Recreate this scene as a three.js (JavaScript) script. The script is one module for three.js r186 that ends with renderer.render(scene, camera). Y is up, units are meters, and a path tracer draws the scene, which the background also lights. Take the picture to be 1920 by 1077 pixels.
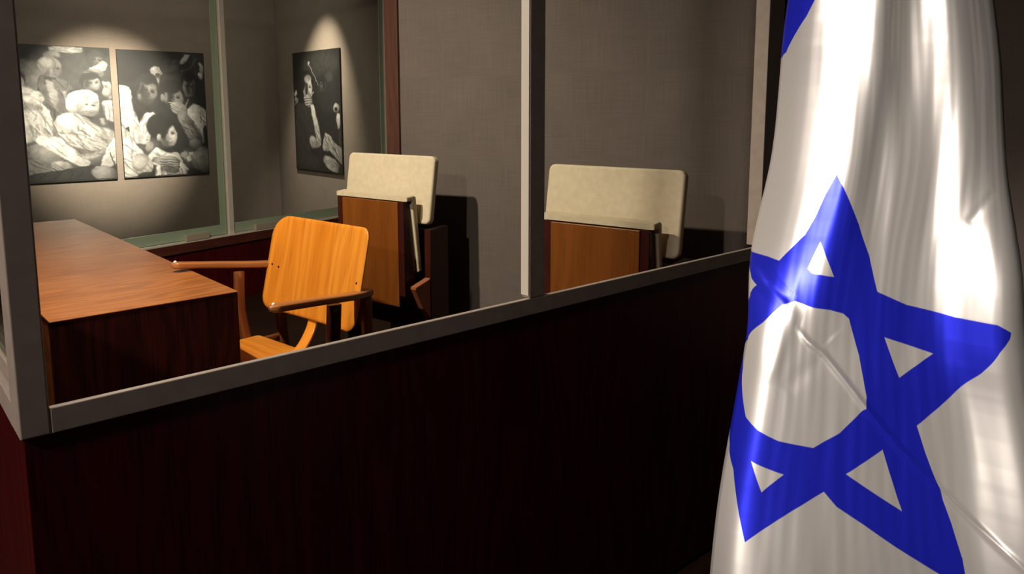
import * as THREE from 'three';
import { RoundedBoxGeometry } from 'three/addons/geometries/RoundedBoxGeometry.js';
import { mergeGeometries, mergeVertices } from 'three/addons/utils/BufferGeometryUtils.js';
import { ImprovedNoise } from 'three/addons/math/ImprovedNoise.js';

// ---------------------------------------------------------------- camera, lights, exposure
const scene = new THREE.Scene();
scene.background = new THREE.Color(0x000000);
const camera = new THREE.PerspectiveCamera(42.083, 1920 / 1077, 0.05, 60);
camera.position.set(0, 1.35, 0);
camera.rotation.x = -0.13138;
camera.setViewOffset(1920, 1077, 0, 148.5, 1920, 1077);   // a shifted lens
camera.updateProjectionMatrix();
scene.add(camera);

const renderer = new THREE.WebGLRenderer({ antialias: true });
renderer.toneMapping = THREE.LinearToneMapping;
renderer.toneMappingExposure = 1.0;
renderer.shadowMap.enabled = true;
renderer.shadowMap.type = THREE.PCFSoftShadowMap;

// plan coordinates: x to the right, f forward from the camera
const P = (x, y, f) => new THREE.Vector3(x, y, -f);
const WARM = new THREE.Color(1.0, 0.80, 0.58);
// [what it lights, position, target, candela, cone half angle, penumbra, size, colour]
const SPOTS = [
  ['guard seats and desk of the booth', P(-1.32, 2.42, 1.92), P(-1.3, 0.3, 3.0), 18, 1.45, 1.0, 1.4, [1.0, 0.85, 0.68]],
  ['two crowd photographs', P(-2.3, 2.92, 5.5), P(-3.92, 1.27, 7.32), 190, 0.30, 1.0, 2, [1.0, 0.84, 0.70]],
  ['single photograph', P(-2.26, 2.92, 7.04), P(-1.93, 1.25, 7.67), 46, 0.45, 1.0, 1.5, [1.0, 0.84, 0.68]],
  ['back gallery walls as an added ambient wash', P(-2.6, 2.92, 5.9), P(-3.2, 1.2, 7.6), 7.2, 1.25, 1.0, 6, [1.0, 0.85, 0.74]],  // added wide spot, lifts the ambient level on the back walls
  ['satin flag', P(-1.74, 2.2, -1.3), P(0.46, 1.12, 0.88), 40, 0.19, 0.8, 2.5, [1.0, 0.91, 0.83]],
  ['booth front as an added unseen fill', P(-2.3, 2.92, -0.8), P(-0.6, 0.7, 1.2), 20, 0.75, 1.0, 4, [1.0, 0.84, 0.76]],  // added fill behind the camera, brightens the outer rail and post
];
for (const [what, at, to, cd, cone, pen, size, col] of SPOTS) {
  const l = new THREE.SpotLight(new THREE.Color(...col), cd, 0, cone, pen, 2);
  l.position.copy(at); l.target.position.copy(to); l.castShadow = true; l.shadow.radius = size;
  l.shadow.mapSize.set(1024, 1024); l.shadow.bias = -0.0004;
  scene.add(l); scene.add(l.target);
}

// ---------------------------------------------------------------- helpers
let seed = 7;
const rnd = () => { seed = (seed * 1664525 + 1013904223) >>> 0; return seed / 4294967296; };
const perlin = new ImprovedNoise();
const clamp = (v, a, b) => Math.min(b, Math.max(a, v));
const smooth = (a, b, x) => { const t = clamp((x - a) / (b - a), 0, 1); return t * t * (3 - 2 * t); };
const used = {};
function numbered(n) { used[n] = (used[n] ?? -1) + 1; return used[n] ? n + '_' + String(used[n]).padStart(3, '0') : n; }
function shade(m) { m.castShadow = true; m.receiveShadow = true; return m; }
function part(name, geo, mat, parent, label) {
  const m = shade(new THREE.Mesh(geo, mat)); m.name = parent === scene ? numbered(name) : name;
  if (label) m.userData.label = label;
  parent.add(m); return m;
}
function thing(name, label, category, at, turn = 0, group) {
  const g = new THREE.Group(); g.name = numbered(name); g.position.copy(at); g.rotation.y = turn;
  g.userData = { label, category }; if (group) g.userData.group = group;
  scene.add(g); return g;
}
function struct(name, geo, mat, at, turn = 0) {
  const m = part(name, geo, mat, scene); m.position.copy(at); m.rotation.y = turn; m.userData.kind = 'structure'; return m;
}
// uv in metres from the face each vertex lies on; v runs along the grain axis
function metreUV(geo, grain = 'y', ox = 0, oy = 0) {
  const g = geo.index ? geo.toNonIndexed() : geo; if (!g.attributes.normal) g.computeVertexNormals();
  const p = g.attributes.position, n = g.attributes.normal, uv = new Float32Array(p.count * 2);
  const ax = { x: 0, y: 1, z: 2 }[grain], c = [0, 0, 0];
  for (let i = 0; i < p.count; i += 3) {
    const m = [0, 0, 0];
    for (let k = 0; k < 3; k++) { m[0] += n.getX(i + k); m[1] += n.getY(i + k); m[2] += n.getZ(i + k); }
    const a = m.map(Math.abs), d = a.indexOf(Math.max(...a));
    const rest = [0, 1, 2].filter((k) => k !== d);
    const vA = rest.includes(ax) ? ax : rest[1], uA = rest.find((k) => k !== vA);
    for (let k = 0; k < 3; k++) {
      c[0] = p.getX(i + k); c[1] = p.getY(i + k); c[2] = p.getZ(i + k);
      uv[(i + k) * 2] = c[uA] + ox + d * 0.37; uv[(i + k) * 2 + 1] = c[vA] + oy;
    }
  }
  g.setAttribute('uv', new THREE.BufferAttribute(uv, 2)); return g;
}
// a box between two corners with softened edges
function box(x0, x1, y0, y1, z0, z1, r = 0.003, grain = 'y') {
  const w = x1 - x0, h = y1 - y0, d = z1 - z0;
  const g = new RoundedBoxGeometry(w, h, d, 2, Math.min(r, w / 2.1, h / 2.1, d / 2.1));
  g.translate((x0 + x1) / 2, (y0 + y1) / 2, (z0 + z1) / 2);
  return metreUV(g, grain, x0 * 1.7 + y0, z0 * 2.3 + x1);
}
// an outline in (z, y) extruded along x, centred on x
function sidePrism(points, x, thick, bevel = 0.003, grain = 'y') {
  const s = new THREE.Shape(points.map(([z, y]) => new THREE.Vector2(-z, y)));
  const g = new THREE.ExtrudeGeometry(s, { depth: thick - 2 * bevel, bevelEnabled: true, bevelThickness: bevel, bevelSize: bevel, bevelOffset: -bevel, bevelSegments: 2, curveSegments: 8 });
  g.translate(0, 0, -(thick - 2 * bevel) / 2); g.rotateY(Math.PI / 2); g.translate(x, 0, 0);
  return metreUV(g, grain, x, 0);
}
// radii: one, or [bottom left, bottom right, top right, top left]
function roundRect(w, h, r) {
  const s = new THREE.Shape(), a = w / 2, b = h / 2, [p, q, u, v] = Array.isArray(r) ? r : [r, r, r, r];
  s.moveTo(-a + p, -b); s.lineTo(a - q, -b); s.absarc(a - q, -b + q, q, -Math.PI / 2, 0);
  s.lineTo(a, b - u); s.absarc(a - u, b - u, u, 0, Math.PI / 2);
  s.lineTo(-a + v, b); s.absarc(-a + v, b - v, v, Math.PI / 2, Math.PI);
  s.lineTo(-a, -b + p); s.absarc(-a + p, -b + p, p, Math.PI, Math.PI * 1.5); return s;
}
// a bar of rounded-rectangle section swept along a curve: w along side, t along up
function bar(pts, w, t, side, seg = 28, round = 0.45, endRound = true) {
  const curve = new THREE.CatmullRomCurve3(pts), L = curve.getLength(), pos = [], idx = [], N = 16;
  for (let i = 0; i <= seg; i++) {
    const k = i / seg, c = curve.getPointAt(k), tan = curve.getTangentAt(k);
    const up = new THREE.Vector3().crossVectors(tan, side).normalize(), sd = new THREE.Vector3().crossVectors(up, tan).normalize();
    let e = 1; const dEnd = Math.min(k, 1 - k) * L;
    if (endRound && dEnd < w / 2) e = Math.sqrt(Math.max(0.02, 1 - (1 - dEnd / (w / 2)) ** 2));
    for (let j = 0; j < N; j++) {
      const a = (j + 0.5) / N * Math.PI * 2, cs = Math.cos(a), sn = Math.sin(a), q = round;
      const x = Math.sign(cs) * Math.abs(cs) ** q * w / 2 * e, y = Math.sign(sn) * Math.abs(sn) ** q * t / 2 * (0.4 + 0.6 * e);
      pos.push(c.x + sd.x * x + up.x * y, c.y + sd.y * x + up.y * y, c.z + sd.z * x + up.z * y);
    }
  }
  for (let i = 0; i < seg; i++) for (let j = 0; j < N; j++) {
    const a = i * N + j, b = i * N + (j + 1) % N, c2 = a + N, d = b + N; idx.push(a, b, c2, b, d, c2);
  }
  for (const [o, f] of [[0, 1], [seg * N, 0]]) for (let j = 1; j < N - 1; j++) idx.push(...(f ? [o, o + j + 1, o + j] : [o, o + j, o + j + 1]));
  const g = new THREE.BufferGeometry(); g.setAttribute('position', new THREE.Float32BufferAttribute(pos, 3)); g.setIndex(idx); g.computeVertexNormals();
  const uv = []; for (let i = 0; i <= seg; i++) for (let j = 0; j < N; j++) uv.push(j / N * 2 * (w + t), i / seg * L);
  g.setAttribute('uv', new THREE.Float32BufferAttribute(uv, 2)); return g;
}

// ---------------------------------------------------------------- materials
function dataTex(n, fn, srgb, rep = 1) {
  const d = new Uint8Array(n * n * 4);
  for (let y = 0; y < n; y++) for (let x = 0; x < n; x++) { const c = fn(x / n, y / n), i = (y * n + x) * 4; d[i] = c[0]; d[i + 1] = c[1]; d[i + 2] = c[2]; d[i + 3] = 255; }
  const t = new THREE.DataTexture(d, n, n); t.wrapS = t.wrapT = THREE.RepeatWrapping; t.magFilter = THREE.LinearFilter; t.minFilter = THREE.LinearMipmapLinearFilter; t.generateMipmaps = true;
  if (srgb) t.colorSpace = THREE.SRGBColorSpace; t.repeat.set(rep, rep); t.needsUpdate = true; return t;
}
const fbm = (x, y, z, o = 4) => { let s = 0, a = 0.5; for (let i = 0; i < o; i++) { s += a * perlin.noise(x, y, z); x *= 2.03; y *= 2.03; z += 3.1; a *= 0.5; } return s; };
const mixc = (a, b, t) => a.map((v, i) => clamp(v + (b[i] - v) * t, 0, 255));
// wood: one tile is a metre; grain runs along v
function wood(dark, mid, light, o) {
  const { z = 0, fine = 1, figure = 1, streak = 0.5, rough = 0.45, coat = 0, spec = 0.5 } = o;
  const grainAt = (u, v) => {
    const wob = fbm(u * 5, v * 1.1, z, 3) * 0.9 * figure;
    const ring = Math.sin((u * 34 + wob * 9) * Math.PI) * 0.5 + 0.5;
    const pores = fbm(u * 170 * fine, v * 5, z + 9, 2);
    const broad = fbm(u * 7, v * 0.7, z + 4, 3);
    return { ring, pores, broad };
  };
  const bumps = [];
  const map = dataTex(512, (u, v) => {
    const { ring, pores, broad } = grainAt(u, v);
    bumps.push(150 - Math.max(0, pores) * 220);
    let c = mixc(mid, light, clamp(0.45 + broad * 1.3, 0, 1));
    c = mixc(c, dark, clamp(ring * 0.35 * streak + Math.max(0, pores) * 1.3 * streak, 0, 0.9));
    return c;
  }, true);
  let at = 0; const bump = dataTex(512, () => { const b = bumps[at++]; return [b, b, b]; }, false);
  return new THREE.MeshPhysicalMaterial({ map, bumpMap: bump, bumpScale: 0.0006, roughness: rough, clearcoat: coat, clearcoatRoughness: 0.25, specularIntensity: spec });
}
const fabricBump = dataTex(512, (u, v) => {
  const w = Math.sin(u * Math.PI * 2 * 64) * Math.sin(v * Math.PI * 2 * 64) * 40, n = fbm(u * 90, v * 90, 2, 2) * 90; const b = clamp(128 + w + n, 0, 255); return [b, b, b];
}, false, 6);
const wallCloth = (r, g, b) => dataTex(512, (u, v) => {
  const thread = (fbm(u * 6, v * 240, 5, 2) + fbm(u * 240, v * 6, 8, 2)) * 9, cloud = fbm(u * 4, v * 4, 1, 4) * 8;
  return [clamp(r + thread + cloud, 0, 255), clamp(g + thread + cloud * 0.9, 0, 255), clamp(b + thread + cloud * 0.8, 0, 255)];
}, true);
const M = {
  wall: new THREE.MeshStandardMaterial({ map: wallCloth(118, 107, 97), bumpMap: fabricBump, bumpScale: 0.0008, roughness: 0.95 }),
  partition: new THREE.MeshStandardMaterial({ map: wallCloth(94, 86, 79), bumpMap: fabricBump, bumpScale: 0.0008, roughness: 0.95 }),
  ceiling: new THREE.MeshStandardMaterial({ color: 0x2a2624, roughness: 0.95 }),
  floor: wood([22, 12, 8], [44, 26, 17], [58, 36, 24], { z: 3, rough: 0.55 }),
  paint: new THREE.MeshStandardMaterial({ map: dataTex(256, (u, v) => { const n = fbm(u * 30, v * 30, 3, 3) * 16; return [172 + n, 160 + n, 146 + n]; }, true), roughness: 0.6 }),
  mahogany: wood([40, 4, 8], [74, 8, 14], [86, 11, 17], { z: 1, rough: 0.42, coat: 0.2, fine: 1, streak: 0.8 }),
  brownTrim: wood([50, 22, 16], [84, 42, 32], [98, 52, 40], { z: 6, rough: 0.5 }),
  trimWood: wood([46, 28, 22], [74, 48, 40], [88, 58, 48], { z: 7, rough: 0.5 }),
  desk: wood([86, 42, 16], [146, 88, 42], [166, 106, 56], { z: 11, rough: 0.36, coat: 0.25, figure: 1.3, streak: 0.75 }),
  deskEnd: wood([24, 6, 5], [62, 20, 13], [78, 28, 17], { z: 14, rough: 0.45, streak: 1.2 }),
  honey: wood([150, 78, 18], [204, 124, 34], [220, 148, 54], { z: 17, rough: 0.34, coat: 0.35, streak: 0.6, figure: 0.8 }),
  armWood: wood([104, 58, 26], [160, 102, 56], [180, 122, 72], { z: 21, rough: 0.3, coat: 0.4 }),
  legWood: wood([60, 30, 14], [112, 62, 32], [136, 80, 44], { z: 23, rough: 0.4, coat: 0.2 }),
  chairPanel: wood([72, 36, 10], [110, 60, 19], [126, 74, 26], { z: 27, rough: 0.4, coat: 0.25, streak: 0.45 }),
  chairFrame: wood([30, 10, 7], [52, 18, 12], [64, 26, 17], { z: 31, rough: 0.4, coat: 0.2 }),
  chairBracket: wood([90, 48, 30], [150, 92, 62], [166, 108, 76], { z: 33, rough: 0.4 }),
  cream: new THREE.MeshStandardMaterial({ map: dataTex(512, (u, v) => { const n = fbm(u * 40, v * 40, 6, 4) * 15 + fbm(u * 7, v * 7, 2, 3) * 9; return [194 + n, 182 + n, 152 + n]; }, true), bumpMap: fabricBump, bumpScale: 0.0006, roughness: 0.75 }),
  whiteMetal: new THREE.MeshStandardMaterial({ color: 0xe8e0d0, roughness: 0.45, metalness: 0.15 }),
  clamp: new THREE.MeshStandardMaterial({ color: 0xb8ac96, roughness: 0.5, metalness: 0.1 }),
  glass: new THREE.MeshPhysicalMaterial({ color: 0xf8fcf8, transmission: 1, thickness: 0, roughness: 0.02, ior: 1.5 }),
  glassEdge: new THREE.MeshPhysicalMaterial({ color: 0xc2cab8, roughness: 0.25, clearcoat: 0.5 }),
  black: new THREE.MeshStandardMaterial({ color: 0x141210, roughness: 0.5, metalness: 0.3 }),
  lamp: new THREE.MeshStandardMaterial({ color: 0x000000, emissive: new THREE.Color(1.0, 0.82, 0.62), emissiveIntensity: 3 }),
  steel: new THREE.MeshStandardMaterial({ color: 0xb8b8b8, roughness: 0.25, metalness: 1 }),
};

// ---------------------------------------------------------------- the gallery: floor, ceiling, walls with thickness
const ROOM = Math.atan2(0.6726, 0.740), CORNER = [-2.642, 8.48], HT = 3.1;
// room plan: a along the picture wall (negative to the left), b out of it into the room
const roomAt = (a, b, y) => P(CORNER[0] + a * 0.740 + b * 0.6726, y, CORNER[1] + a * 0.6726 - b * 0.740);
const slab = (name, a0, a1, b0, b1, y0, y1, m, grain = 'y') => struct(name, box(-(a1 - a0) / 2, (a1 - a0) / 2, y0, y1, -(b1 - b0) / 2, (b1 - b0) / 2, 0.002, grain), m, roomAt((a0 + a1) / 2, (b0 + b1) / 2, 0), ROOM);
slab('floor', -8.2, 0.2, -0.2, 11.2, -0.12, 0, M.floor, 'x');
slab('ceiling', -8.2, 0.2, -0.2, 11.2, HT, HT + 0.12, M.ceiling);
slab('wall_back', -8.2, 0.2, -0.2, 0, 0, HT, M.wall);
slab('wall_right', 0, 0.2, 0, 11, 0, HT, M.wall);
slab('wall_left', -8.2, -8, 0, 11, 0, HT, M.wall);
slab('wall_front', -8.2, 0.2, 11, 11.2, 0, HT, M.wall);
// partition behind the two tip-up chairs
const PART = Math.atan2(-0.616, 0.788);
struct('wall_partition', box(0, 1.72, 0, HT, -0.09, 0, 0.004), M.partition, P(-0.515, 0, 3.468), PART);
struct('trim_1', box(-0.085, 0, 0, HT, -0.10, 0.012, 0.004), M.trimWood, P(-0.515, 0, 3.468), PART);

// ---------------------------------------------------------------- the glass booth
const BA = Math.atan2(0.664, 0.748);
const toBooth = (x, f) => [(x + 0.687) * 0.748 + (f - 0.991) * 0.664, -((x + 0.687) * -0.664 + (f - 0.991) * 0.748)];
const booth = thing('glass_booth', 'glass walled booth with grey painted frame above dark mahogany lower panels', 'booth', P(-0.687, 0, 0.991), BA);
const TOP = 2.3;
part('corner_post', box(0, 0.038, 0.889, TOP, -0.062, 0, 0.003), M.paint, booth);
part('rail', box(0.0385, 2.034, 0.889, 0.9275, -0.012, 0, 0.002, 'x'), M.paint, booth);
part('mullion', box(0.972, 1.017, 0.9275, TOP, -0.026, 0, 0.002), M.paint, booth);
part('lit_face_strip', box(0.9685, 0.9718, 0.9335, TOP, -0.026, -0.001, 0.001), M.whiteMetal, booth, 'pale strip for the lit mullion face');  // pale strip added so the mullion's lit side face looks brighter
part('end_post', box(1.947, 2.034, 0.9275, TOP, -0.046, 0, 0.002), M.paint, booth);
part('top_beam', box(0, 2.034, TOP, TOP + 0.06, -0.06, 0, 0.003, 'x'), M.paint, booth);
part('lower_panel', box(0.004, 2.034, 0.02, 0.8885, -0.024, -0.004, 0.002), M.mahogany, booth);
part('plinth', box(0, 2.034, 0, 0.02, -0.03, 0, 0.002, 'x'), M.black, booth);
// side wall on the left, going away from the corner post
const SIDE = 3.25;
part('side_rail', box(0, 0.030, 0.889, 0.929, -SIDE, -0.0625, 0.002, 'z'), M.paint, booth);
part('glazing_bead', box(0.012, 0.024, 0.9295, 0.953, -SIDE, -0.0625, 0.002, 'z'), M.paint, booth);
part('glass_pane', box(0.014, 0.022, 0.9535, TOP, -SIDE, -0.0625, 0.001), M.glass, booth);
part('side_panel', box(0.004, 0.024, 0.02, 0.8885, -SIDE, -0.025, 0.002), M.mahogany, booth);
part('top_beam', box(0, 0.06, TOP, TOP + 0.06, -SIDE, -0.061, 0.003, 'z'), M.paint, booth);
// far wall, glazed, running from behind the desk to behind the partition
{
  const [ax, az] = toBooth(-2.344, 4.639), turn = Math.atan2(0.845, 0.534) - BA;
  const farPart = (name, geo, mat, label) => { const m = part(name, geo, mat, booth, label); m.position.set(ax, 0, az); m.rotation.y = turn; return m; };
  const E0 = -1.12, E1 = 2.40, MU = 0.656;
  farPart('far_rail', box(E0, E1, 0.405, 0.468, -0.05, 0.03, 0.003, 'x'), M.brownTrim, 'brown wooden rail');
  farPart('far_panel', box(E0, E1, 0, 0.405, -0.03, 0.01, 0.002), M.mahogany);
  farPart('glass_channel', box(E0, E1, 0.468, 0.478, -0.012, 0.03, 0.001, 'x'), M.whiteMetal);
  farPart('far_mullion', box(MU - 0.004, MU + 0.036, 0.478, TOP, -0.02, 0.014, 0.002), M.whiteMetal);
  farPart('far_mullion', box(2.314, 2.342, 0.478, TOP, -0.02, 0.014, 0.002), M.whiteMetal);
  for (const [g0, g1] of [[E0, MU - 0.012], [MU + 0.044, 2.307]]) {
    const pane = farPart('glass_pane', box(g0, g1, 0.483, TOP - 0.01, -0.004, 0.004, 0.001), M.glass);
    part('polished_edge', box(g0 + 0.002, g1 - 0.002, 0.483, 0.552, -0.012, -0.0045, 0.001), M.glassEdge, pane, 'green bottom edge of thick glass');
    part('polished_edge', box(g1 - 0.05, g1 - 0.002, 0.553, TOP - 0.02, -0.012, -0.0045, 0.001), M.glassEdge, pane, 'green upright edge of thick glass');
  }
  for (const [c0, c1] of [[0.302, 0.478], [0.862, 1.066]]) farPart('glass_clamp', box(c0, c1, 0.4782, 0.522, 0.005, 0.034, 0.003), M.clamp);
  farPart('far_beam', box(E0, E1, TOP, TOP + 0.06, -0.03, 0.03, 0.003, 'x'), M.paint);
}

// ---------------------------------------------------------------- desk
{
  const D = Math.atan2(0.739, -0.673);   // local x runs along the desk, away from the camera
  const t = thing('desk', 'long brown wooden desk with a dark end panel inside the booth', 'desk', P(-0.912, 0, 2.427), D);
  const L = 2.223, Wd = 0.545;            // local z is negative towards the left side
  part('desktop', mergeGeometries([box(0, L, 0.7455, 0.75, -Wd, 0, 0.002, 'z'), box(0.0275, L - 0.0275, 0.722, 0.7452, -Wd + 0.021, -0.003, 0.002, 'z')]), M.desk, t);
  part('end_panel', box(0.001, 0.026, 0, 0.745, -Wd + 0.001, -0.001, 0.002), M.deskEnd, t, 'dark wooden end panel');
  part('end_panel', box(L - 0.026, L - 0.001, 0, 0.745, -Wd + 0.001, -0.001, 0.002), M.deskEnd, t);
  part('front_panel', box(0.0265, L - 0.0265, 0.02, 0.745, -Wd + 0.001, -Wd + 0.02, 0.002, 'x'), M.desk, t);
}

// ---------------------------------------------------------------- yellow armchair
{
  const t = thing('armchair', 'honey coloured bent plywood armchair with brown wooden arms beside the desk', 'chair', P(-0.745, 0, 2.78), -Math.atan2(0.636, 0.771));
  // backrest: a rounded sheet, curved about the sitter and leaning back
  const W = 0.58, H = 0.375, cv = 0.32, lean = THREE.MathUtils.degToRad(13), th = 0.011;
  const sh = roundRect(W, H, [0.05, 0.06, 0.045, 0.09]), ring = sh.getSpacedPoints(140);
  const at = (w, u, side) => {
    const z = cv * w * w + side * th / 2 - 0.10 * Math.max(0, u - 0.12) ** 2;
    return [w + 0.016, 0.745 + u * Math.cos(lean) + z * Math.sin(lean), z * Math.cos(lean) - u * Math.sin(lean)];
  };
  const pos = [], uv = [], idx = [], R = 24, N = ring.length - 1;
  for (const side of [1, -1]) for (let i = 0; i <= R; i++) for (let j = 0; j < N; j++) {
    const k = i / R, e = k > 0.98 ? 0.55 : 1, w = ring[j].x * k, u = ring[j].y * k; pos.push(...at(w, u, side * e)); uv.push(w + 0.3, u + 0.3);
  }
  const row = (s, i) => s * (R + 1) * N + i * N;
  for (const s of [0, 1]) for (let i = 0; i < R; i++) for (let j = 0; j < N; j++) {
    const a = row(s, i) + j, b = row(s, i) + (j + 1) % N, c = a + N, d = b + N;
    idx.push(...(s ? [a, b, c, b, d, c] : [a, c, b, b, c, d]));
  }
  for (let j = 0; j < N; j++) { const a = row(0, R) + j, b = row(0, R) + (j + 1) % N, c = row(1, R) + j, d = row(1, R) + (j + 1) % N; idx.push(a, c, b, b, c, d); }
  const g = new THREE.BufferGeometry(); g.setAttribute('position', new THREE.Float32BufferAttribute(pos, 3)); g.setAttribute('uv', new THREE.Float32BufferAttribute(uv, 2)); g.setIndex(idx); g.computeVertexNormals();
  const back = part('backrest', g, M.honey, t);
  for (const [w, u] of [[-0.262, -0.012], [-0.225, -0.018], [-0.13, -0.142], [0.262, -0.012]]) {
    const [x, y, z] = at(w, u, 1), s = new THREE.SphereGeometry(0.0048, 12, 8); s.scale(1, 1, 0.5); s.translate(x, y, z); part('screw', s, M.black, back, 'dark screw head');
  }
  // seat: thin plywood, back edge a hand's width before the backrest
  const ss = roundRect(0.50, 0.26, [0.02, 0.02, 0.06, 0.06]), sg = new THREE.ExtrudeGeometry(ss, { depth: 0.006, bevelEnabled: true, bevelThickness: 0.003, bevelSize: 0.003, bevelOffset: -0.003, bevelSegments: 2 });
  sg.rotateX(Math.PI / 2); sg.translate(-0.02, 0.456, 0.219); part('seat', metreUV(sg, 'x'), M.honey, t);
  part('seat_rail', box(-0.262, 0.262, 0.395, 0.443, 0.115, 0.135, 0.004, 'x'), M.legWood, t);
  // arms, splaying outwards to blunt rounded tips
  const up = new THREE.Vector3(0, 1, 0);
  for (const [s, dy] of [[1, -0.016], [-1, 0.016]]) {
    const v = (x, y, z) => new THREE.Vector3(s * x + (s > 0 ? 0.004 : 0), y + dy, z);
    const side = new THREE.Vector3(1, 0, 0);
    const arm = part('arm', bar([v(0.272, 0.714, -0.035), v(0.300, 0.722, 0.07), v(0.334, 0.744, 0.25), v(s > 0 ? 0.358 : 0.348, 0.762, s > 0 ? 0.43 : 0.385)], 0.046, 0.026, side, 36, 0.5), M.armWood, t);
    const cap = new THREE.SphereGeometry(0.006, 12, 10); cap.translate(s > 0 ? 0.36 : -0.346, 0.772 + dy, s > 0 ? 0.415 : 0.37); part('tip_highlight', cap, M.whiteMetal, arm, 'pale bead for the arm tip highlight');  // pale bead added as the highlight on the polished arm tip
    part('leg', bar([v(0.296, 0.706, 0.145), v(0.292, 0.56, 0.150), v(0.280, 0.40, 0.135), v(0.275, -dy, 0.17)], 0.03, s > 0 ? 0.05 : 0.038, new THREE.Vector3(1, 0, 0), 24, 0.5, false), s > 0 ? M.chairFrame : M.legWood, t);  // near leg takes a darker wood, its unlit side put into the colour
    part('leg', bar([v(0.272, 0.702, -0.012), v(0.272, 0.45, -0.02), v(0.272, -dy, -0.07)], 0.028, 0.04, new THREE.Vector3(1, 0, 0), 18, 0.5, false), M.legWood, t);
    part('side_rail', bar([v(0.276, 0.42 - dy, -0.01), v(0.279, 0.42 - dy, 0.13)], 0.02, 0.045, side, 4, 0.4, false), M.legWood, t);
  }
  part('back_support', bar([new THREE.Vector3(0.012, 0.66, 0.002), new THREE.Vector3(0.012, 0.585, 0.022), new THREE.Vector3(0.02, 0.53, 0.045), new THREE.Vector3(0.05, 0.475, 0.115), new THREE.Vector3(0.06, 0.461, 0.17)], 0.05, 0.012, new THREE.Vector3(1, 0, 0), 24, 0.4, false), M.honey, t);
}

// ---------------------------------------------------------------- two tip-up chairs with cream backs
{
  const turn = -Math.atan2(0.588, 0.809);
  const t = thing('tip_up_chair', 'tip-up chair with cream back and raised brown seat, behind the yellow armchair', 'chair', P(-0.515, 0, 3.15), turn, 'tip-up guard chairs in the booth');
  // padded back, leaning
  const bs = new THREE.ExtrudeGeometry(roundRect(0.505, 0.278, 0.024), { depth: 0.014, bevelEnabled: true, bevelThickness: 0.009, bevelSize: 0.009, bevelOffset: -0.009, bevelSegments: 4, curveSegments: 10 });
  bs.translate(0, 0.139, -0.023); bs.rotateX(-0.149); bs.translate(0, 0.888, 0.041);
  part('backrest', metreUV(bs, 'y'), M.cream, t);
  // the seat, folded up: bare plywood underside towards us, side rails, pad behind
  const seat = part('seat', box(-0.163, 0.163, 0.552, 0.982, 0.116, 0.126, 0.003), M.chairPanel, t, 'brown plywood underside of raised seat');
  for (const s of [-1, 1]) {
    part('seat_rail', sidePrism([[0.124, 0.984], [0.124, 0.60], [0.09, 0.565], [0.05, 0.60], [0.056, 0.69], [0.09, 0.984]], s * 0.179, 0.03, 0.002), M.chairFrame, seat);
  }
  part('seat_rail', box(-0.163, 0.163, 0.60, 0.63, 0.07, 0.1155, 0.003, 'x'), M.chairFrame, seat);
  part('cushion', sidePrism([[0.118, 1.004], [0.118, 0.986], [0.0895, 0.9855], [0.0555, 0.692], [0.036, 0.696], [0.064, 1.0], [0.076, 1.008]], 0, 0.416, 0.005, 'x'), M.cream, seat, 'cream seat cushion edge');
  // side frames: a tall stile behind, a short bracketed arm in front
  for (const s of [-1, 1]) {
    const f = part('side_frame', sidePrism([[0.036, 0], [-0.075, 0], [-0.075, 0.872], [0.036, 0.866], [0.036, 0.40]], s * 0.238, 0.032, 0.003), M.chairFrame, t);
    part('hinge_bracket', sidePrism([[0.0365, 0.668], [0.122, 0.646], [0.124, 0.636], [0.078, 0.548], [0.0365, 0.50]], s * 0.238, 0.03, 0.004), M.chairBracket, f, 'lighter brown wooden bracket');
  }
  part('cross_rail', box(-0.2215, 0.2215, 0.42, 0.50, -0.05, -0.02, 0.003, 'x'), M.chairFrame, t);
  part('light_stop', box(-0.2215, 0.2215, 0.505, 0.85, -0.06, -0.035, 0.003, 'x'), M.chairFrame, t);  // added to stop lamp light leaking past the seat onto the partition
  const c = t.clone(); c.name = numbered('tip_up_chair'); scene.add(c); c.position.copy(P(0.333, 0, 2.45));
  c.userData = { ...t.userData, label: 'tip-up chair with cream back cut off by the front rail, beside the flag' };
}

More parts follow.
